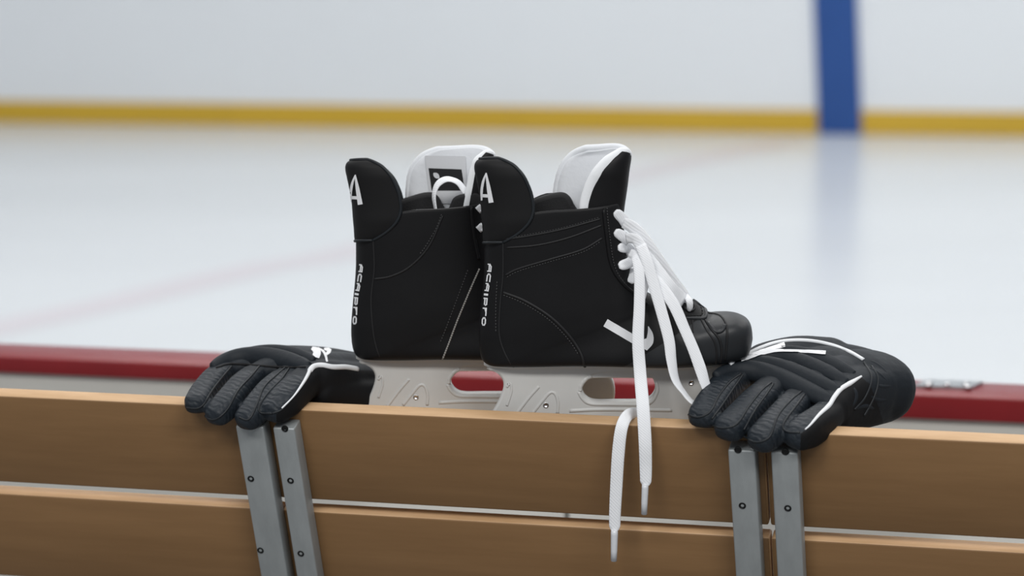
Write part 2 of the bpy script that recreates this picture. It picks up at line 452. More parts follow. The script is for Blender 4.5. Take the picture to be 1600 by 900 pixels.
# key sections: back/sole end A, front/top end B, half width, exponents at A and B
KS = []
def sec(A, B, hw, nA, nB, aw=None, bw=None):
    a = list(Lc(A[0], A[1])); b = list(Lc(B[0], B[1]))
    if aw is not None: a[1] = aw
    KS.append([a[0], a[1], b[0], b[1], hw / 1000, nA, nB])
sec((757, 340), (971, 318), 35, 2.2, 3.4)
sec((757, 380), (974, 350), 35, 2.2, 3.4)
sec((756, 430), (980, 398), 34, 2.2, 3.2)
sec((751, 480), (990, 432), 34, 2.2, 3.0)
sec((748, 520), (1004, 452), 34, 2.3, 2.8)
sec((750, 550), (1022, 462), 33, 2.5, 2.6)
sec((758, 567), (1040, 466), 32, 3.0, 2.5, aw=0.003)
sec((778, 570), (1055, 467), 31, 4.0, 2.4, aw=0.0)
sec((830, 570), (1070, 467), 31, 5.0, 2.4, aw=0.0)
sec((890, 570), (1084, 470), 33, 5.0, 2.4, aw=0.001)
sec((950, 570), (1098, 481), 37, 5.0, 2.4, aw=0.001)
sec((1005, 570), (1110, 489), 41, 5.0, 2.4, aw=0.0)
sec((1050, 570), (1122, 489), 43, 5.0, 2.5, aw=0.0)
sec((1090, 570), (1138, 489), 42, 4.5, 2.6, aw=0.001)
sec((1126, 570), (1153, 492), 38.5, 4.0, 3.0, aw=0.003)
sec((1152, 565), (1166, 498), 32, 3.6, 3.0, aw=0.006)
sec((1166, 555), (1172.5, 506), 23, 3.0, 2.8, aw=0.0095)
sec((1172, 545), (1175, 516), 13, 2.6, 2.6, aw=0.016)
sec((1174.6, 538), (1176, 527), 5, 2.2, 2.2, aw=0.024)
KS = np.array(KS)
KI = catmull(KS, 6)
def boot_mesh():
    a = np.linspace(0, 2 * np.pi, 72, endpoint=False)
    rings = []
    for au, aw, bu, bw, hw, nA, nB in KI:
        ca, sa = np.cos(a), np.sin(a); n = np.where(ca > 0, nA, nB)
        t = -np.sign(ca) * np.abs(ca) ** (2 / n); s = -np.sign(sa) * np.abs(sa) ** (2 / n)
        u = (au + bu) / 2 + (bu - au) / 2 * t; wz = (aw + bw) / 2 + (bw - aw) / 2 * t
        rings.append(np.stack([u, hw * s, wz], 1))
    r0 = rings[0].copy()
    # collar: far side padding stands a little higher than the near one
    def rim(r, k):
        r = r.copy(); g = np.exp(-((r[:, 0] - 0.075) / 0.028) ** 2)
        r[:, 2] += k * np.where(r[:, 1] > 0.012, 0.013, 0.002) * g * np.clip(np.abs(r[:, 1]) / 0.03, 0, 1); return r
    for i in range(0, 5): rings[i] = rim(rings[i], 1 - i / 5)
    c = rings[0].mean(0)
    inner = []
    for sc, dz in ((0.99, 0.0025), (0.965, 0.003), (0.94, 0.001), (0.925, -0.006), (0.92, -0.05)):
        q = rings[0].copy(); q[:, :2] = c[:2] + (q[:, :2] - c[:2]) * np.array([1 - (1 - sc) * 0.45, sc]); q[:, 2] += dz; inner.append(q)
    return inner[::-1] + rings
def to_w(P, O, mir=1):
    P = np.asarray(P); return O + np.outer(P[..., 0].ravel(), EU) + np.outer(P[..., 1].ravel() * mir, EV) + np.outer(P[..., 2].ravel(), EZ)

def curve_profile(outlines, half, bev):
    cu = bpy.data.curves.new('tmp', 'CURVE'); cu.dimensions = '2D'; cu.fill_mode = 'BOTH'; cu.extrude = half - bev; cu.bevel_depth = bev; cu.bevel_resolution = 2; cu.offset = -bev
    for pts in outlines:
        sp = cu.splines.new('POLY'); sp.points.add(len(pts) - 1); sp.use_cyclic_u = True
        for p, q in zip(sp.points, pts): p.co = (q[0], q[1], 0, 1)
    ob = bpy.data.objects.new('tmp', cu); COL.objects.link(ob)
    dg = bpy.context.evaluated_depsgraph_get(); me = bpy.data.meshes.new_from_object(ob.evaluated_get(dg))
    V = np.array([v.co for v in me.vertices]); Fc = [list(p.vertices) for p in me.polygons]
    bpy.data.objects.remove(ob); bpy.data.curves.remove(cu); bpy.data.meshes.remove(me)
    return V, Fc

TXT = {'a': [[(.08, 0), (.08, .55), (.35, 1), (.92, 1), (.92, 0)], [(.08, .42), (.92, .42)]],
       'c': [[(.95, 1), (.3, 1), (.08, .7), (.08, .3), (.3, 0), (.95, 0)]],
       'i': [[(.5, 0), (.5, 1)]],
       'p': [[(.08, 0), (.08, 1), (.8, 1), (.92, .65), (.8, .3), (.08, .3)]],
       'r': [[(.1, 0), (.1, 1), (.95, 1)], [(.1, .55), (.6, 1)]],
       'o': [[(.3, 0), (.75, 0), (.95, .3), (.95, .7), (.75, 1), (.3, 1), (.08, .7), (.08, .3), (.3, 0)]]}
def heel_text(name, word, tree, path, height, parent):
    q = catmull(path, 10); d = np.r_[0, np.cumsum(np.linalg.norm(np.diff(q, axis=0), axis=1))]
    wts = [0.5 if ch == 'i' else 1.0 for ch in word]; tot = sum(wts); s0 = 0; parts = []
    def pt(s, b):
        x = np.array([np.interp(s, d, q[:, 0]), np.interp(s, d, q[:, 1])])
        x2 = np.array([np.interp(s + 1, d, q[:, 0]), np.interp(s + 1, d, q[:, 1])]); x1 = np.array([np.interp(s - 1, d, q[:, 0]), np.interp(s - 1, d, q[:, 1])])
        t = nrm(x2 - x1); return x + np.array([t[1], -t[0]]) * (b - 0.5) * height
    for ch, wt in zip(word, wts):
        cell = d[-1] * wt / tot
        for pl in TXT[ch]:
            pp = [pt(s0 + cell * (0.06 + 0.84 * a), b) for a, b in pl]
            for a, b in zip(pp[:-1], pp[1:]):
                e = nrm(b - a) * 0.9
                parts.append(stroke(tree, [a - e, b + e], 1.9 if ch != 'i' else 3.2, n=5, off=0.0006, k=3))
        s0 += cell
    v, f = join(*parts); return mk(name, v, f, M_PRINT, parent, smooth=False, label='white vertical lettering')

def skate(label, O, mir):
    t = thing('hockey_skate', label, 'skate', O - EZ * 0.072, group='pair of hockey skates')
    v, f = loft(boot_mesh()); v = to_w(v, O)
    boot = mk('boot', v, f, M_BOOT, t)
    # darker lining faces, leather toe faces
    boot.data.materials.append(M_LINE); boot.data.materials.append(M_TOE)
    n = 72
    for p in boot.data.polygons:
        r = min(p.vertices) // n
        if r < 4: p.material_index = 1
    for p in boot.data.polygons:
        if min(p.vertices) // n >= 5 + 62: p.material_index = 2
    # tendon guard
    rows = [(379, 756, 786), (374, 755, 795), (367, 754.5, 806), (357, 754, 818), (345, 753, 828), (330, 752, 833.5), (315, 751, 833), (300, 748.5, 830), (287, 746, 825), (275, 743.5, 819), (265, 741.5, 811), (257, 741.5, 802), (251, 744.5, 789), (248, 750, 778)]
    G = []
    for py, xb, xf in rows:
        ub, wb = Lc(xb, py, 0.0); uf, wf = Lc(xf, py, -0.028); dpt = uf - ub
        hw = 0.0345 * min(1, (dpt / 0.055)) ** 0.5 if py < 330 else 0.0345 * min(1, (dpt / 0.055)) ** 0.33
        row = []
        for th in np.linspace(-90, 90, 33):
            c = math.cos(math.radians(th)); s = math.sin(math.radians(th))
            kk = abs(s) ** 1.0
            u = ub + dpt * (1 - abs(c) ** 0.85) * (1 if s < 0 else 0.93)
            row.append((u, math.copysign(hw * abs(s) ** 0.72, s), wb + (wf - wb) * kk - (0.011 * kk if s > 0 else 0)))
        G.append(row)
    G = catmull(np.array(G).reshape(len(G), -1), 3).reshape(-1, 33, 3)
    gw = to_w(G, O).reshape(G.shape)
    v, f, side = grid_solid(gw, 0.0065)
    c = gw.reshape(-1, 3).mean(0)
    v2, f2, _ = grid_solid(gw, -0.0065)
    # choose the offset that goes inward
    vi = v if np.linalg.norm(v[len(v) // 2:] - c, axis=1).mean() < np.linalg.norm(v2[len(v2) // 2:] - c, axis=1).mean() else v2
    guard = mk('tendon_guard', vi, f, M_GUARD, t, sharp=60)
    edge = np.vstack([gw[::-1, 0], ])
    ring = np.vstack([gw[0, :], gw[1:, -1], gw[-1, -2:0:-1], gw[::-1, 0]])
    rr = resample(ring, 160)
    v, f = tube(rr, 0.0019, 6, ref=(0.2, -0.3, 1)); mk('piping', v, f, M_PIPE, guard)
    # padded ankle lining that stands above the collar
    def ankle_pad(pts, vn, half):
        pr = catmull([Lc(x, y, vn) for x, y in pts], 6, True)
        V, Fc = curve_profile([pr], half, half * 0.6); V = np.stack([V[:, 0], V[:, 2] + vn + half, V[:, 1]], 1)
        mk('ankle_pad', to_w(V, O), Fc, M_LINE, t, sharp=50, label='black padded ankle lining')
    ankle_pad([(815, 350), (828, 318), (850, 307), (874, 302), (887, 306), (896, 320), (905, 350)], 0.004, 0.0075)
    if mir < 0: ankle_pad([(910, 345), (914, 318), (922, 308), (940, 303), (956, 301), (966, 318), (966, 345)], -0.024, 0.005)
    return t, boot, guard

def decal(name, tree, strokes, parent, label=None, off=0.0008, mat_=None):
    parts = [stroke(tree, p, wd, n=nn, off=off) for p, wd, nn in strokes]
    v, f = join(*parts); return mk(name, v, f, mat_ or M_PRINT, parent, smooth=False, label=label)

def holder(t, O, near):
    h = -0.009
    L2 = lambda pts: [Lc(x, y, h) for x, y in pts]
    outer = catmull(L2([(766, 575), (777, 584), (785, 594), (786, 606), (781, 622), (774, 636), (766, 650), (764, 660), (790, 664), (900, 664), (1020, 665), (1120, 664), (1165, 660), (1174, 644), (1177, 626), (1174, 608), (1165, 594), (1150, 582), (1135, 574), (1000, 572), (880, 572)]), 5, True)
    win = catmull(L2([(909, 610), (913, 599), (926, 588), (945, 584.5), (975, 584), (1005, 585), (1018, 590), (1023, 602), (1022, 614), (1014, 623), (1000, 627), (960, 627.5), (930, 627.5), (916, 622)]), 5, True)
    V, Fc = curve_profile([outer, win[::-1]], 0.009, 0.0028)
    V = np.stack([V[:, 0], V[:, 2], V[:, 1]], 1)
    web = (to_w(V, O), Fc)
    # flange that follows the sole
    us = np.linspace(Lc(757, 575)[0], Lc(1150, 575)[0], 60)
    bu = np.array([-0.001, 0.004, 0.012, 0.03, 0.06, 0.10, 0.15, 0.20, 0.235, 0.26, 0.272, 0.281]); bw = np.array([8, 17, 23, 26, 26, 25, 27, 32, 31, 24, 15, 5]) / 1000 * 0.64
    bot = np.array([0.004, 0.002, 0.0005, 0, 0, 0, 0.0005, 0, 0, 0.001, 0.003, 0.006])
    rings = []
    for u in us:
        w0 = np.interp(u, bu, bw); b0 = np.interp(u, bu, bot); q = []
        k = 0.0085; ds = float(np.clip((u - us[0]) / 0.024, 0.12, 1))
        prof = [(w0 * .98, b0 + .003), (w0 * 1.02, b0 - .0004), (w0 * .97, b0 - .0018), (max(k, w0 * .55), b0 - .0030), (max(k, w0 * .40), b0 - .0060), (k, b0 - .014), (k * .8, b0 - .015)]
        prof = [(x, b0 + (z - b0) * (ds if z < b0 else 1)) for x, z in prof]
        for x, z in prof: q.append((u, -x, z))
        for x, z in prof[::-1]: q.append((u, x, z))
        rings.append(q)
    v, f = loft([np.array(r) for r in rings]); fl = (to_w(v, O), f)
    v, f = join(web, fl)
    hd = mk('blade_holder', v, f, M_HOLD, t, sharp=45, label='white plastic blade holder')
    st = [Lc(x, y, 0) for x, y in [(768, 655), (1170, 655), (1172, 668), (1150, 680), (780, 680), (768, 672)]]
    st = [(u, max(w_, -0.072)) for u, w_ in st]
    V, Fc = curve_profile([st], 0.0016, 0.0003); V = np.stack([V[:, 0], V[:, 2], V[:, 1]], 1)
    mk('blade', to_w(V, O), Fc, M_STEEL, t, smooth=False, label='steel runner')
    # moulded ribs and screws, in the near skate's pixel frame shifted to this skate
    tr = bvh_obj(hd)
    def mp(x, y):
        u, w_ = Lc(x, y, h); return proj(O + EU * u + EV * h + EZ * w_)
    def rib(pts, r, n=30):
        P = cast_path(tr, [mp(*p) for p in pts], n, -r * 0.45); v, f = tube(P, r, 8); mk('rib', v, f, M_HOLD, hd)
    rib([(907, 611), (910, 599), (924, 587)], 0.0026)
    rib([(904, 612), (910, 623), (922, 631), (950, 632), (1005, 632), (1020, 626), (1027, 610), (1025, 597)], 0.0024, 50)
    rib([(890, 642), (940, 640), (1050, 641)], 0.0026)
    rib([(832, 646), (848, 626), (860, 613), (868, 616), (872, 630), (871, 646)], 0.0022)
    rib([(806, 648), (826, 622), (842, 604)], 0.0022)
    rib([(792, 605), (797, 599), (799, 612), (792, 634)], 0.0018)
    for x, y, r in ((853, 633, .0032), (1080, 598, .0032), (795, 600, 0.0018)):
        c, nn = cast(tr, *mp(x, y)); a = np.linspace(0, 2 * np.pi, 14, endpoint=False)
        R = lambda rr, dd: c - EV * dd + rr * (np.outer(np.cos(a), EU) + np.outer(np.sin(a), EZ))
        v, f = loft([R(r, -.001), R(r, .0008), R(r * .7, .001), R(r * .55, .0002)]); mk('screw', v, f, M_STEEL, hd)
    return hd

# tongue: rows of (near wing depth, far wing depth) measured from the spine, near skate pixels
def tongue(t, O, rows, lift=0.006):
    G = []
    for py, xs, en, ef in rows:
        us, ws = Lc(xs, py, 0.0)
        k = 0.0007; row = []
        for th in np.linspace(-90, 90, 41):
            c = math.cos(math.radians(th)); s = math.sin(math.radians(th))
            e = en if th < 0 else ef
            hw = (0.027 * min(1, en / 45) ** .5) if th < 0 else (0.030 * min(1, ef / 90) ** .5)
            up = math.sin(math.pi * min(1, abs(s) ** 1.5) * 0.75) if th > 0 else 0.0
            top = np.clip((300 - py) / 60, 0, 1)
            u = us - e * k * (1 - abs(c) ** 0.9); v_ = math.copysign(hw * abs(s) ** 0.8, s)
            row.append((u, v_, ws + lift * up * top + (0.004 * abs(s) if th < 0 else 0)))
        G.append(row)
    G = catmull(np.array(G).reshape(len(G), -1), 4).reshape(-1, 41, 3)
    gw = to_w(G, O).reshape(G.shape)
    def inner(th):
        A = grid_solid(gw, th); B = grid_solid(gw, -th); cc = gw[:, 20].mean(0) - EU * 0.05; h = len(A[0]) // 2
        return A if np.linalg.norm(A[0][h:] - cc, axis=1).mean() < np.linalg.norm(B[0][h:] - cc, axis=1).mean() else B
    A = grid_solid(gw, 0.006); I = inner(0.006); sgn = 1 if np.allclose(A[0], I[0]) else -1
    # soft rounded felt edge: pull the inner layer's border back onto a bulge
    tg = mk('tongue', I[0], I[1], M_FELT, t, label='white felt tongue lining')
    vo, fo, so = grid_solid(gw, -0.0025 * sgn)
    mk('tongue_cover', vo, fo, M_BOOT, tg, label='black outer tongue face')
    # padded far edge
    e = np.vstack([gw[-1, 14:-1], gw[::-1, -1][:-5]])
    nn = len(e); v, f = tube(resample(e, 70) - EU * 0.001, 0.0042, 10, ref=(0.2, -0.4, 1)); mk('felt_edge', v, f, M_FELT, tg)
    return tg, gw, sgn

# ---- near skate (lateral side towards us)
sk1, boot1, guard1 = skate('black hockey skate with hanging white laces, nearer of the pair', ON, 1)
holder(sk1, ON, True)
rows1 = [(372, 966, 50, 98), (345, 970, 55, 104), (320, 973, 58, 106), (300, 976, 56, 107), (285, 978, 52, 106), (272, 979.5, 46, 103), (261, 981, 38, 98), (252, 982.5, 29, 90), (246, 983, 20, 80), (241, 983, 12, 66)]
tg1, gw1, sg1 = tongue(sk1, ON, rows1)
def binding(gw, tg, r=0.0070):
    ring = np.vstack([gw[6:, 0], gw[-1, 1:18]])
    P = resample(ring, 70); rr = np.r_[np.full(45, r), np.linspace(r, r * 0.6, 25)]
    v, f = tube(P, rr, 12, ref=(0.25, -1, 0.2), flat=0.5); return mk('binding', v, f, M_BIND, tg, label='white edge binding')
binding(gw1, tg1)
T1 = bvh_obj(boot1); TG1 = bvh_obj(guard1)
# seams
for pts in ([(757, 374), (775, 377), (786, 375)], [(786, 376), (786, 430), (782, 470), (780, 520), (788, 550), (803, 577)],):
    seam('seam', T1, pts, 0.0010, M_SEAM, boot1)
seam('seam', T1, [(790, 374), (830, 368), (880, 358), (938, 342)], 0.0013, M_SEAM, boot1, 50)
seam('seam', T1, [(792, 387), (840, 383), (890, 371), (940, 352)], 0.0013, M_SEAM, boot1, 50)
seam('seam', T1, [(790, 430), (810, 420), (860, 405), (910, 390), (941, 372)], 0.0014, M_SEAM, boot1, 50)
stitches('stitching', T1, [(792, 433), (812, 423), (862, 408), (912, 393), (940, 376)], 0.0006, M_SEAML, boot1)
stitches('stitching', T1, [(792, 372), (830, 365.5), (880, 355.5), (938, 339)], 0.0005, M_SEAML, boot1)
seam('seam', T1, [(787, 457), (820, 470), (860, 495), (890, 525), (908, 553), (914, 576)], 0.0018, M_SEAM, boot1, 60)
stitches('stitching', T1, [(787, 461), (818, 474), (857, 499), (887, 529), (905, 556)], 0.0007, M_SEAML, boot1)
stitches('stitching', T1, [(777, 440), (775, 480), (775, 520)], 0.0006, M_SEAML, boot1, step=5)
seam('collar_piping', T1, [(833, 324), (860, 321), (890, 317), (920, 313), (943, 309.5)], 0.0016, M_PIPE, boot1)
seam('seam', T1, [(833, 331), (860, 328.5), (890, 324), (920, 319.5), (943, 316)], 0.0009, M_SEAML, boot1)
# eyestay panel: raised strip with a thick edge
ey_out = [(943, 309), (944, 335), (948, 370), (953, 405), (960, 425), (974, 444), (990, 458), (1010, 475)]
seam('eyestay_edge', T1, ey_out, 0.0022, M_BOOT, boot1, 60)
seam('eyestay_edge', T1, [(943, 310), (955, 308.5), (970, 310.5), (973, 322), (974, 345)], 0.0020, M_BOOT, boot1, 30)
stitches('stitching', T1, [(x + 5, y + 2) for x, y in ey_out], 0.0006, M_SEAML, boot1)
# front eyelet tab
tab = [(1060, 496), (1085, 497), (1101, 497), (1103, 487), (1098, 474), (1084, 465)]
seam('eyestay_edge', T1, tab, 0.0020, M_TOE, boot1, 40)
stitches('stitching', T1, [(1062, 492), (1085, 493), (1096, 492), (1097, 485), (1092, 474)], 0.0006, M_SEAM, boot1)
seam('seam', T1, [(1102, 500), (1112, 515), (1124, 530), (1128, 550), (1126, 566)], 0.0016, M_SEAM, boot1, 40)
seam('seam', T1, [(1096, 500), (1105, 517), (1116, 533), (1120, 552), (1119, 569)], 0.0012, M_SEAM, boot1, 40)
seam('seam', T1, [(1106, 489), (1125, 493), (1135, 508), (1136, 530), (1133, 563)], 0.0014, M_SEAM, boot1, 40)
seam('toe_crease', T1, [(1107, 505), (1118, 518), (1128, 517), (1133, 508)], 0.0025, M_TOE, boot1, 20)
seam('seam', T1, [(1082, 500), (1083, 520)], 0.001, M_SEAM, boot1, 10)
# logo on the side: slanted bar and hook
decal('logo', T1, [([(946, 504), (990, 530), (1000, 535)], 13, 14), ([(1013, 510), (1016, 522), (1015, 533), (1008, 546)], [1, 9, 13, 7], 12), ([(990, 529), (1003, 537), (1012, 533)], [13, 12, 10], 8)], boot1, 'white logo')
# guard logo
def guard_logo(tree, dx, dy, parent, sc=1.0):
    A = lambda pts: [(x + dx, y + dy) for x, y in pts]
    decal('logo', tree, [(A([(760, 271), (756, 282), (753.5, 297), (753.5, 313)]), [2, 4, 4, 2.5], 14), (A([(760, 270), (763.5, 290), (768, 316.5)]), [2, 6, 7.5], 14), (A([(755, 305.5), (763, 306)]), 5, 5)], parent, 'white letter A logo')
guard_logo(TG1, 0, 0, guard1)
heel_text('lettering', 'acaipro', T1, [(766, 411), (764, 435), (760, 460), (757.5, 490), (756, 510)], 4.6, boot1)

# ---- far skate (medial side towards us)
sk2, boot2, guard2 = skate('black hockey skate with pale diagonal stitching, farther of the pair, behind the laced one', OF, -1)
holder(sk2, OF, False)
rows2 = [(372, 964, 30, 118), (345, 968, 30, 128), (320, 971, 29, 132), (300, 974, 28, 134), (285, 976, 27, 134), (272, 977.5, 26, 132), (261, 979, 24, 127), (252, 980.5, 22, 119), (246, 981, 16, 108), (241, 981, 10, 92)]
tg2, gw2, sg2 = tongue(sk2, OF, rows2)
binding(gw2, tg2, 0.0058)
T2 = bvh_obj(boot2); TG2 = bvh_obj(guard2); TT2 = bvh_obj(tg2)
seam('seam', T2, [(583, 372), (585, 420), (580, 470), (585, 530), (596, 566)], 0.001, M_SEAM, boot2)
seam('seam', T2, [(585, 436), (610, 432), (640, 417), (670, 385), (692, 337)], 0.0014, M_SEAM, boot2, 50)
stitches('stitching', T2, [(690, 335), (682, 356), (665, 385), (655, 398)], 0.0007, M_SEAML, boot2)
stitches('stitching', T2, [(749, 420), (735, 452), (715, 500), (700, 540), (690, 565)], 0.0010, M_SEAMW, boot2, step=3.6, fill=0.85)
stitches('stitching', T2, [(731, 422), (715, 465), (698, 510), (688, 535)], 0.0007, M_SEAML, boot2)
seam('collar_piping', T2, [(633, 325), (660, 323), (690, 321), (726, 317)], 0.0016, M_PIPE, boot2)
seam('seam', T2, [(633, 329), (660, 328), (690, 327), (728, 324)], 0.0009, M_SEAML, boot2)
seam('eyestay_edge', T2, [(736, 310), (737, 340), (741, 370), (748, 405)], 0.002, M_BOOT, boot2)
guard_logo(TG2, -204.5, 3, guard2)
heel_text('lettering', 'acaipro', T2, [(565, 412), (562, 438), (557, 465), (555.5, 488), (554.5, 508)], 4.4, boot2)
# size label sewn into the tongue, with a dark field
def patch(name, tree, corners, mat_, parent, off, n=10, label=None):
    c = np.array(corners, float); V = []
    for j in range(n):
        for i in range(n):
            a, b = i / (n - 1), j / (n - 1)
            p = (c[0] * (1 - a) + c[1] * a) * (1 - b) + (c[3] * (1 - a) + c[2] * a) * b
            V.append(cast(tree, p[0], p[1], off)[0])
    return mk(name, V, [(j * n + i, j * n + i + 1, j * n + n + i + 1, j * n + n + i) for j in range(n - 1) for i in range(n - 1)], mat_, parent, label=label)
lb = patch('label_patch', TT2, [(664, 243), (728, 244), (731, 318), (673, 318)], M_LABEL, tg2, 0.0015, label='grey sewn-in label')
patch('print_field', TT2, [(670, 262.5), (722, 264.5), (727, 297), (675, 297)], M_LINE, lb, 0.0023, label='black printed field')
decal('emblem', TT2, [([(678, 270), (687, 278)], [1.5, 6.5, 8, 6.5, 1.5], 9)], lb, 'small round grey emblem', off=0.003, mat_=M_LABEL)
# lace ends: loop standing inside the far boot
P = catmull([at(681, 330, 2.745), at(678, 306, 2.745), at(684, 288, 2.745), at(698, 280, 2.745), at(714, 284, 2.745), at(724, 295, 2.745), at(736, 312, 2.745), at(741, 325, 2.745)], 6)
v, f = ribbon(P, 0.0085, twist=[75, 60, 30, 50, 40, 15, 20]); mk('lace', v, f, M_LACE, sk2, label='white lace loop')
for pts in ([(753, 322), (749, 330)], [(754, 350), (750, 360)], [(745, 322), (752, 330)], [(746, 352), (753, 360)]):
    P = cast_path(T2, pts, 5, 0.0015); v, f = ribbon(P, 0.007); mk('lace_crossing', v, f, M_LACE, sk2)

# ---- laces of the near skate
LW = 0.0118
def lace(pts, wd=LW, twist=None, n=7, name='lace', label=None, thick=0.0015):
    P = catmull([np.array(p) for p in pts], n); v, f = ribbon(P, wd, thick, twist); return mk(name, v, f, M_LACE, sk1, label=label)
yn = 2.625
# short crossings coming out of the facing
for (a, b, c) in (((960, 330), (968, 341), (979, 351)), ((960, 361), (970, 370), (983, 377)), ((965, 387), (976, 388), (987, 396)), ((966, 416), (977, 412), (988, 407)), ((983, 442), (986, 431), (992, 420))):
    P0 = cast(T1, a[0], a[1], 0.0012)[0]; P1 = cast(T1, b[0], b[1], 0.0035)[0]
    P = catmull([P0, P1, at(c[0], c[1], P1[1] + 0.004)], 5)
    wq = LW * np.interp(np.linspace(0, 1, len(P)), [0, .08, .25, 1], [.45, .8, .98, 1.0])
    v, f = ribbon(P, wq, 0.0022); mk('lace_crossing', v, f, M_LACE, sk1)
# grey-looking undersides: upper long strand to the front eyelet, and the second strand behind
P = catmull([at(974, 348, 2.628), at(988, 355, 2.625), at(1003, 371, 2.622), at(1022, 398, 2.622), at(1045, 432, 2.626), at(1064, 458, 2.630), at(1075, 471, 2.633)], 7)
v, f = ribbon(P, np.interp(np.linspace(0, 1, len(P)), [0, .3, .85, 1], [.0125, .0165, .0160, .010]), 0.0014, down=24); mk('lace', v, f, M_LACE, sk1, label='white lace strand running down to the front eyelet')
P = catmull([at(1072, 462, 2.628), at(1077, 470, 2.622), at(1078, 478, 2.623), at(1077, 485, 2.627)], 5); v, f = ribbon(P, 0.0075 * np.interp(np.linspace(0, 1, len(P)), [0, .4, .8, 1], [.8, 1, .9, .4]), 0.003); mk('lace_crossing', v, f, M_LACE, sk1)
c, nn = cast(T1, 1077, 479, 0.0006); e1 = nrm(np.cross(nn, EZ)); e2 = np.cross(nn, e1); aa = np.linspace(0, 2 * np.pi, 25)
v, f = tube(np.array([c + e1 * math.cos(q) * .0062 + e2 * math.sin(q) * .0062 for q in aa]), 0.0013, 8, ref=nn); mk('eyelet', v, f, M_SEAM, boot1)
P = catmull([at(978, 372, 2.624), at(992, 374, 2.618), at(1001, 386, 2.614), at(1003, 404, 2.611), at(1001, 424, 2.609), at(997, 440, 2.609)], 7)
v, f = ribbon(P, np.interp(np.linspace(0, 1, len(P)), [0, .4, .7, 1], [.0115, .0140, .0125, .006]), 0.0014, down=24); mk('lace', v, f, M_LACE, sk1, label='white lace strand curling down from the second eyelet')
# hanging strand one, ends in an aglet in front of the planks
def hanging(pts, wds, label):
    P = catmull([np.array(p) for p in pts], 7); W = np.interp(np.linspace(0, 1, len(P)), np.linspace(0, 1, len(wds)), wds)
    v, f = ribbon(P, W, 0.0016); return mk('lace', v, f, M_LACE, sk1, label=label)
l1 = hanging([at(984, 395, 2.620), at(994, 402, 2.611), at(999, 430, 2.603), at(999, 480, 2.596), at(997, 530, 2.590), at(1000, 580, 2.584), at(1005, 640, 2.566), at(1008, 690, 2.560), at(1009, 730, 2.564), at(1009, 752, 2.566), at(1008, 760, 2.567)],
             [LW * .8, LW, LW, LW * 1.05, LW * 1.1, LW * 1.15, LW * 1.2, LW * 1.2, LW * 1.15, LW * 1.05, LW * .5], 'long white lace hanging over the bench back')
v, f = tube(np.array([at(1008, 757, 2.567), at(1008, 762, 2.567), at(1007, 785, 2.570), at(1006.5, 803, 2.572)]), [.0036, .0038, .0036, .0033], 12); mk('aglet', v, f, M_AGLET, l1)
# hanging strand two: folds over the plank edge
l2 = hanging([at(1040, 668, 2.60), at(1018, 664, 2.602), at(1004, 650, 2.603), at(992, 645.5, 2.595), at(980, 650, 2.580), at(971, 670, 2.570), at(966, 710, 2.571), at(963, 760, 2.577), at(961, 800, 2.582), at(960.5, 822, 2.585), at(960, 831, 2.586)],
             [LW, LW, LW, LW, LW * 1.1, LW * 1.15, LW * 1.18, LW * 1.15, LW * 1.1, LW * 1.05, LW * .5], 'second white lace end folded over the plank')
v, f = tube(np.array([at(960, 828, 2.586), at(960, 835, 2.587), at(959.5, 860, 2.590), at(959, 876, 2.592)]), [.0037, .0040, .0037, .0034], 12); mk('aglet', v, f, M_AGLET, l2)
# two strands going down behind the right glove
lace([at(1001, 383, 2.612), at(1011, 408, 2.606), at(1020, 440, 2.602), at(1033, 485, 2.596), at(1045, 530, 2.591), at(1049, 562, 2.588), at(1055, 592, 2.585), at(1068, 613, 2.583), at(1084, 630, 2.582), at(1110, 640, 2.585)], LW * 1.05, [0, 0, 0, 5, 15, 40, 65, 70, 60])
lace([at(1010, 425, 2.612), at(1030, 445, 2.606), at(1052, 475, 2.600), at(1070, 515, 2.596), at(1083, 545, 2.593), at(1094, 575, 2.590), at(1102, 600, 2.588), at(1112, 625, 2.588)], LW * 1.1, [0, 0, 10, 25, 20, 10, 35, 40])
lace([at(1006, 400, 2.618), at(1022, 420, 2.614), at(1045, 450, 2.612), at(1068, 472, 2.624)], LW * 1.5, [0, 0, 10, 20])
lace([at(998, 425, 2.609), at(1006, 440, 2.607), at(1004, 456, 2.607), at(1000, 470, 2.608)], LW * 0.9, [0, 10, 20])

# ledge that carries the blades (behind the top plank)
def blade_z(O): return O[2] - 0.072
yN, yF = ON[1], OF[1]
slope = (blade_z(OF) - blade_z(ON)) / (yF - yN)
t, xo = benches[1]
Vv = []
for dz in (-0.018, 0):
    for a_, d_ in ((a_b(330, 640), 0.021), (a_b(1240, 640), 0.021), (a_b(1240, 640), 0.23), (a_b(330, 640), 0.23)):
        p = B0 + E1 * a_ - NB * d_; p[2] = blade_z(ON) + slope * (p[1] - yN) + dz - 0.0002; Vv.append(p)
mk('ledge', Vv, [(0, 1, 2, 3), (4, 5, 6, 7), (0, 1, 5, 4), (1, 2, 6, 5), (2, 3, 7, 6), (3, 0, 4, 7)], M_EDGE, t, smooth=False)

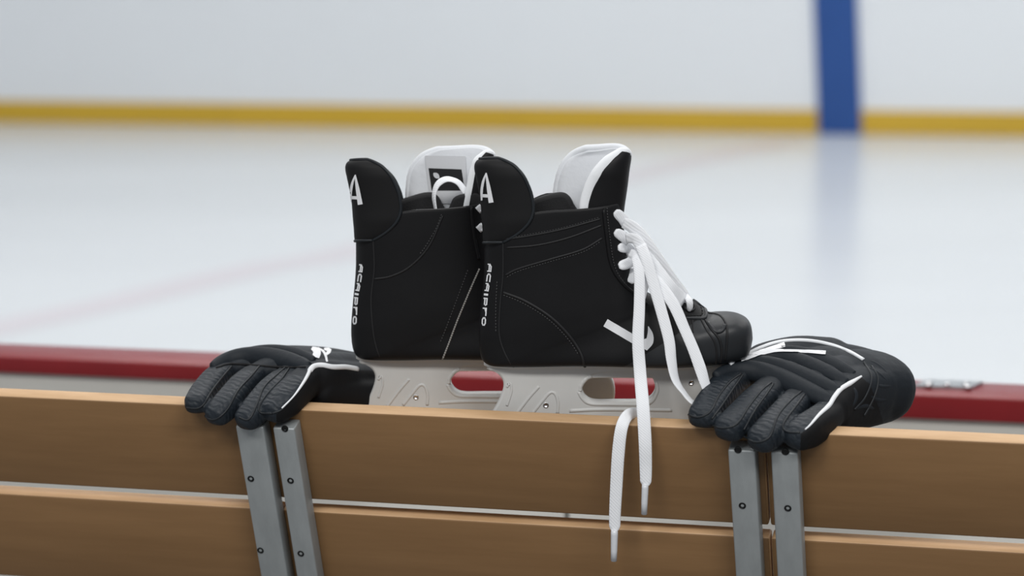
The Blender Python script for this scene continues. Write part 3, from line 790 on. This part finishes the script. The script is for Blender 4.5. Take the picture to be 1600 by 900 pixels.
# ------------------------------------------------------------------ gloves
def remesh(parts, voxel=0.0019, smooth=9):
    v, f = join(*parts)
    me = bpy.data.meshes.new('tmp'); me.from_pydata([tuple(x) for x in v], [], [tuple(int(i) for i in q) for q in f])
    bm = bmesh.new(); bm.from_mesh(me); bmesh.ops.recalc_face_normals(bm, faces=bm.faces); bm.to_mesh(me); bm.free()
    ob = bpy.data.objects.new('tmp', me); COL.objects.link(ob)
    r = ob.modifiers.new('r', 'REMESH'); r.mode = 'VOXEL'; r.voxel_size = voxel
    s = ob.modifiers.new('s', 'SMOOTH'); s.factor = 0.5; s.iterations = smooth
    dg = bpy.context.evaluated_depsgraph_get(); m2 = bpy.data.meshes.new_from_object(ob.evaluated_get(dg))
    V = np.array([q.co for q in m2.vertices]); Fc = [list(p.vertices) for p in m2.polygons]
    bpy.data.objects.remove(ob); bpy.data.meshes.remove(m2); bpy.data.meshes.remove(me)
    return V, Fc
def gp(px, py, off):
    return at(px, py, plank_y(px) + off)

def glove(label, base, fingers, meta, line, body_side, palm):
    t = thing('hockey_glove', label, 'glove', base, group='pair of hockey gloves')
    parts = []; fobj = []
    for fg in fingers:
        P = catmull([gp(*p[:3]) for p in fg['path']], 6)
        rw = np.interp(np.linspace(0, 1, len(P)), np.linspace(0, 1, len(fg['rw'])), fg['rw']) / 1000
        rh = np.interp(np.linspace(0, 1, len(P)), np.linspace(0, 1, len(fg['rh'])), fg['rh']) / 1000
        parts.append(superloft(P, rw, rh, body_side, 3.0, 24))
    for mt in meta:
        P = catmull([gp(*p[:3]) for p in mt['path']], 6)
        rw = np.interp(np.linspace(0, 1, len(P)), np.linspace(0, 1, len(mt['rw'])), mt['rw']) / 1000
        rh = np.interp(np.linspace(0, 1, len(P)), np.linspace(0, 1, len(mt['rh'])), mt['rh']) / 1000
        parts.append(superloft(P, rw, rh, mt.get('side', body_side), mt.get('n', 2.4), 28, mt.get('ends', (True, True))))
    V, Fc = remesh(parts)
    body = mk('shell', V, Fc, M_GLOVE, t)
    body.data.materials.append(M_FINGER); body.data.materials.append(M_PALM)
    M = world_of(body)
    (ax, ay), (bx, by) = line
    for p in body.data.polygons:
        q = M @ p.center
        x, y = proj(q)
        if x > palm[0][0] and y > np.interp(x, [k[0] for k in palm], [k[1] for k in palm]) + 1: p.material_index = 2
        else:
            if (x - ax) * (by - ay) - (y - ay) * (bx - ax) < 0 and x < bx: p.material_index = 1
    return t, body

# left glove
sideL = nrm(gp(475, 592, .036) - gp(345, 572, .075))
fL = [dict(path=[(350, 582, .072), (335, 595, .045), (318, 615, .012), (307, 630, -.016)], rw=[15.5, 15.5, 15.5, 14], rh=[13, 14.5, 14, 12]),
      dict(path=[(396, 588, .055), (378, 605, .030), (355, 632, -.006), (340, 647, -.022)], rw=[15.5, 16, 16.5, 15], rh=[12.5, 15, 15, 13]),
      dict(path=[(440, 595, .043), (422, 613, .020), (400, 640, -.010), (387, 654, -.024)], rw=[15.5, 16, 16.5, 15], rh=[12.5, 15, 15, 13]),
      dict(path=[(482, 594, .046), (465, 608, .022), (445, 628, -.002), (430, 641, -.016)], rw=[18, 19, 19, 16], rh=[17, 17, 17, 14])]
mL = [dict(path=[(355, 577, .078), (420, 564, .115), (500, 570, .160), (570, 588, .205)], rw=[15, 21, 26, 30], rh=[10, 17, 22, 24]),
      dict(path=[(400, 581, .062), (450, 570, .095), (510, 574, .150), (580, 590, .195)], rw=[15, 23, 28, 30], rh=[9, 19, 24, 26]),
      dict(path=[(444, 588, .050), (480, 578, .080), (530, 584, .140), (590, 594, .185)], rw=[15, 23, 28, 30], rh=[9, 20, 26, 28]),
      dict(path=[(482, 594, .046), (505, 594, .070), (550, 599, .130), (600, 602, .175)], rw=[19, 24, 28, 30], rh=[19, 24, 26, 28]),
      dict(path=[(575, 596, .175), (620, 600, .205)], rw=[32, 36], rh=[31, 33]),
      dict(path=[(500, 612, .060), (550, 618, .110), (610, 622, .160)], rw=[22, 26, 28], rh=[20, 22, 24])]
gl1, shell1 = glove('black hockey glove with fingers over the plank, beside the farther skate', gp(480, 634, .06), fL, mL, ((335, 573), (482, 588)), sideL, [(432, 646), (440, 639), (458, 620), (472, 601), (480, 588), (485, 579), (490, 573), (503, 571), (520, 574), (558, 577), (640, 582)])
TL = bvh_obj(shell1)
for pts in ([(362, 572), (345, 592), (330, 612), (318, 632), (308, 638), (292, 637)],
            [(406, 571), (392, 588), (372, 610), (355, 640), (335, 656), (318, 650)],
            [(446, 574), (430, 588), (412, 606), (400, 636), (388, 656), (374, 652)],
            [(452, 575), (440, 592), (418, 615), (405, 635), (407, 645), (425, 646)]):
    seam('finger_seam', TL, pts, 0.0013, M_PIPE, shell1, 40)
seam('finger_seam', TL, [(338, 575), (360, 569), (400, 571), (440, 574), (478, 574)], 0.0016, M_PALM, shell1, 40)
seam('finger_seam', TL, [(425, 646), (440, 640), (460, 618), (476, 598)], 0.0013, M_PIPE, shell1, 30)
seam('white_piping', TL, [(440, 638), (458, 620), (472, 601), (480, 588), (485, 578)], [0.0010] * 10 + list(np.linspace(.0010, .0024, 20)), M_BIND, shell1, 30, off=0.0006, label='thin white edge piping')
seam('white_piping', TL, [(484, 580), (490, 573), (503, 571), (520, 574), (540, 574), (558, 577)], 0.0034, M_BIND, shell1, 30, label='white edge piping')
decal('logo', TL, [([(487, 544.5), (495, 550), (493, 559)], [5, 12, 11], 10), ([(496, 544), (506, 551), (511, 566)], [2, 4, 3], 10), ([(506, 546), (515, 548), (511, 553), (507, 556)], [3, 6, 5, 3], 10)], shell1, 'white logo mark')

def pads(tree, lst, parent):
    out = []
    for pts, r in lst:
        P = cast_path(tree, pts, 50, -r * 0.12, 10); tt = np.linspace(-1, 1, 50)
        P = np.stack([np.polyval(np.polyfit(tt, P[:, i], 3), tt) for i in range(3)], 1)
        rr = r * np.clip(np.sin(np.linspace(0.10, math.pi - 0.10, 50)) ** 0.3, 0.3, 1)
        v, f = tube(P, rr, 18, flat=0.62); out.append(mk('knuckle_pad', v, f, M_GLOVE, parent, label='padded knuckle roll'))
    return out
pads(TL, [([(333, 574), (352, 562), (385, 557), (420, 558), (455, 563), (482, 573)], .0125), ([(375, 553), (405, 548), (440, 549), (470, 554), (490, 562)], .0085)], shell1)
# right glove
sideR = nrm(gp(1295, 640, .040) - gp(1150, 592, .10))
fR = [dict(path=[(1152, 588, .090), (1132, 606, .058), (1111, 633, .018), (1098, 650, -.010)], rw=[17.5, 17.5, 17.5, 16], rh=[12, 15, 15, 13]),
      dict(path=[(1204, 607, .070), (1180, 630, .035), (1155, 656, -.002), (1139, 669, -.020)], rw=[17, 17, 17.5, 16.5], rh=[12, 15.5, 16, 14]),
      dict(path=[(1250, 622, .060), (1230, 645, .025), (1205, 673, -.012), (1190, 686, -.026)], rw=[17, 17, 17.5, 16.5], rh=[12, 15.5, 16, 14]),
      dict(path=[(1300, 642, .052), (1285, 657, .022), (1262, 673, -.004), (1248, 681, -.018)], rw=[16, 17, 17.5, 16], rh=[14, 17, 18, 15])]
mR = [dict(path=[(1155, 588, .090), (1196, 567, .128), (1250, 556, .170), (1300, 558, .20)], rw=[17, 24, 26, 28], rh=[12, 21, 22, 22]),
      dict(path=[(1204, 604, .072), (1240, 588, .105), (1285, 578, .150), (1330, 580, .19)], rw=[16, 25, 28, 28], rh=[11, 21, 26, 26]),
      dict(path=[(1250, 618, .062), (1280, 602, .090), (1315, 596, .130), (1350, 596, .17)], rw=[16, 25, 28, 30], rh=[11, 22, 28, 30]),
      dict(path=[(1300, 636, .055), (1315, 622, .080), (1340, 615, .110), (1365, 612, .14)], rw=[20, 23, 25, 27], rh=[20, 26, 30, 32]),
      dict(path=[(1340, 600, .15), (1365, 603, .175)], rw=[46, 50], rh=[38, 40], n=2.3),
      dict(path=[(1305, 645, .065), (1345, 634, .12), (1378, 622, .165)], rw=[20, 24, 26], rh=[20, 25, 28]),
      dict(path=[(1290, 562, .18), (1340, 572, .20), (1378, 592, .20)], rw=[26, 30, 30], rh=[20, 23, 24]),
      dict(path=[(1195, 566, .16), (1225, 552, .18), (1260, 550, .205)], rw=[14, 17, 17], rh=[12, 15, 15])]
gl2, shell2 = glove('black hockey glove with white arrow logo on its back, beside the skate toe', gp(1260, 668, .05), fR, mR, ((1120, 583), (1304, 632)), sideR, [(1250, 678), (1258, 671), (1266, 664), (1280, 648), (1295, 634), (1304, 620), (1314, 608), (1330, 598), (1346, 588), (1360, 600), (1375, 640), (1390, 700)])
TR = bvh_obj(shell2)
for pts in ([(1158, 584), (1140, 597), (1122, 620), (1110, 643), (1092, 652), (1076, 648)],
            [(1160, 586), (1147, 605), (1130, 630), (1112, 655)],
            [(1205, 598), (1190, 610), (1170, 635), (1152, 662), (1130, 669), (1112, 664)],
            [(1208, 600), (1198, 615), (1180, 640), (1162, 672)],
            [(1252, 612), (1236, 625), (1215, 650), (1203, 682), (1182, 691), (1162, 682)],
            [(1257, 616), (1247, 630), (1228, 655), (1223, 668), (1232, 675), (1250, 676)]):
    seam('finger_seam', TR, pts, 0.0014, M_PIPE, shell2, 40)
kp = pads(TR, [([(1118, 588), (1145, 576), (1175, 578), (1215, 590), (1260, 608), (1302, 628)], .0125),
          ([(1142, 571), (1180, 567), (1225, 576), (1270, 593), (1312, 611)], .0112),
          ([(1172, 559), (1215, 557), (1260, 568), (1295, 582), (1323, 597)], .0105),
          ([(1210, 549), (1255, 553), (1295, 566), (1334, 584)], .0100)], shell2)
TR2 = bvh_obj(shell2, *kp)
seam('white_piping', TR2, [(1140, 569), (1158, 559), (1185, 545), (1215, 535), (1245, 532), (1275, 534), (1305, 541), (1330, 551), (1349, 562)], 0.0024, M_BIND, shell2, 60, label='white edge piping')
seam('white_piping', TR2, [(1346, 588), (1330, 598), (1314, 608), (1304, 620), (1295, 634), (1280, 648), (1266, 664), (1258, 671)], list(np.r_[np.linspace(.0012, .0030, 10), np.full(20, .0028), np.linspace(.0026, .0008, 20)]), M_BIND, shell2, 50, label='white edge piping')
decal('logo', TR2, [([(1140, 566), (1180, 553), (1226, 539)], [3, 5, 7], 20), ([(1158, 564), (1190, 553), (1215, 548.5), (1250, 549), (1290, 552)], [4, 4.5, 4, 4.5, 5.5], 26)], shell2, 'white arrow logo', off=0.0012)
for pts, r in (([(1352, 560), (1372, 570), (1390, 586)], .003), ([(1345, 570), (1368, 580), (1392, 600)], .0035), ([(1362, 600), (1380, 604), (1400, 602)], .003), ([(1355, 615), (1372, 625), (1392, 622)], .0035), ([(1335, 640), (1352, 634), (1372, 640)], .004), ([(1330, 600), (1338, 618), (1330, 640)], .0045)):
    P = cast_path(TR, pts, 24, -r * 0.5, 4); v, f = tube(P, r * np.sin(np.linspace(0.15, math.pi - .15, 24)) ** .6, 10, flat=.7); mk('fold', v, f, M_GLOVE, shell2)
for pts in ([(1350, 566), (1362, 590), (1352, 620), (1335, 640)], [(1362, 572), (1372, 592), (1366, 620), (1350, 650)]):
    seam('cuff_seam', TR, pts, 0.0014, M_PIPE, shell2, 30)
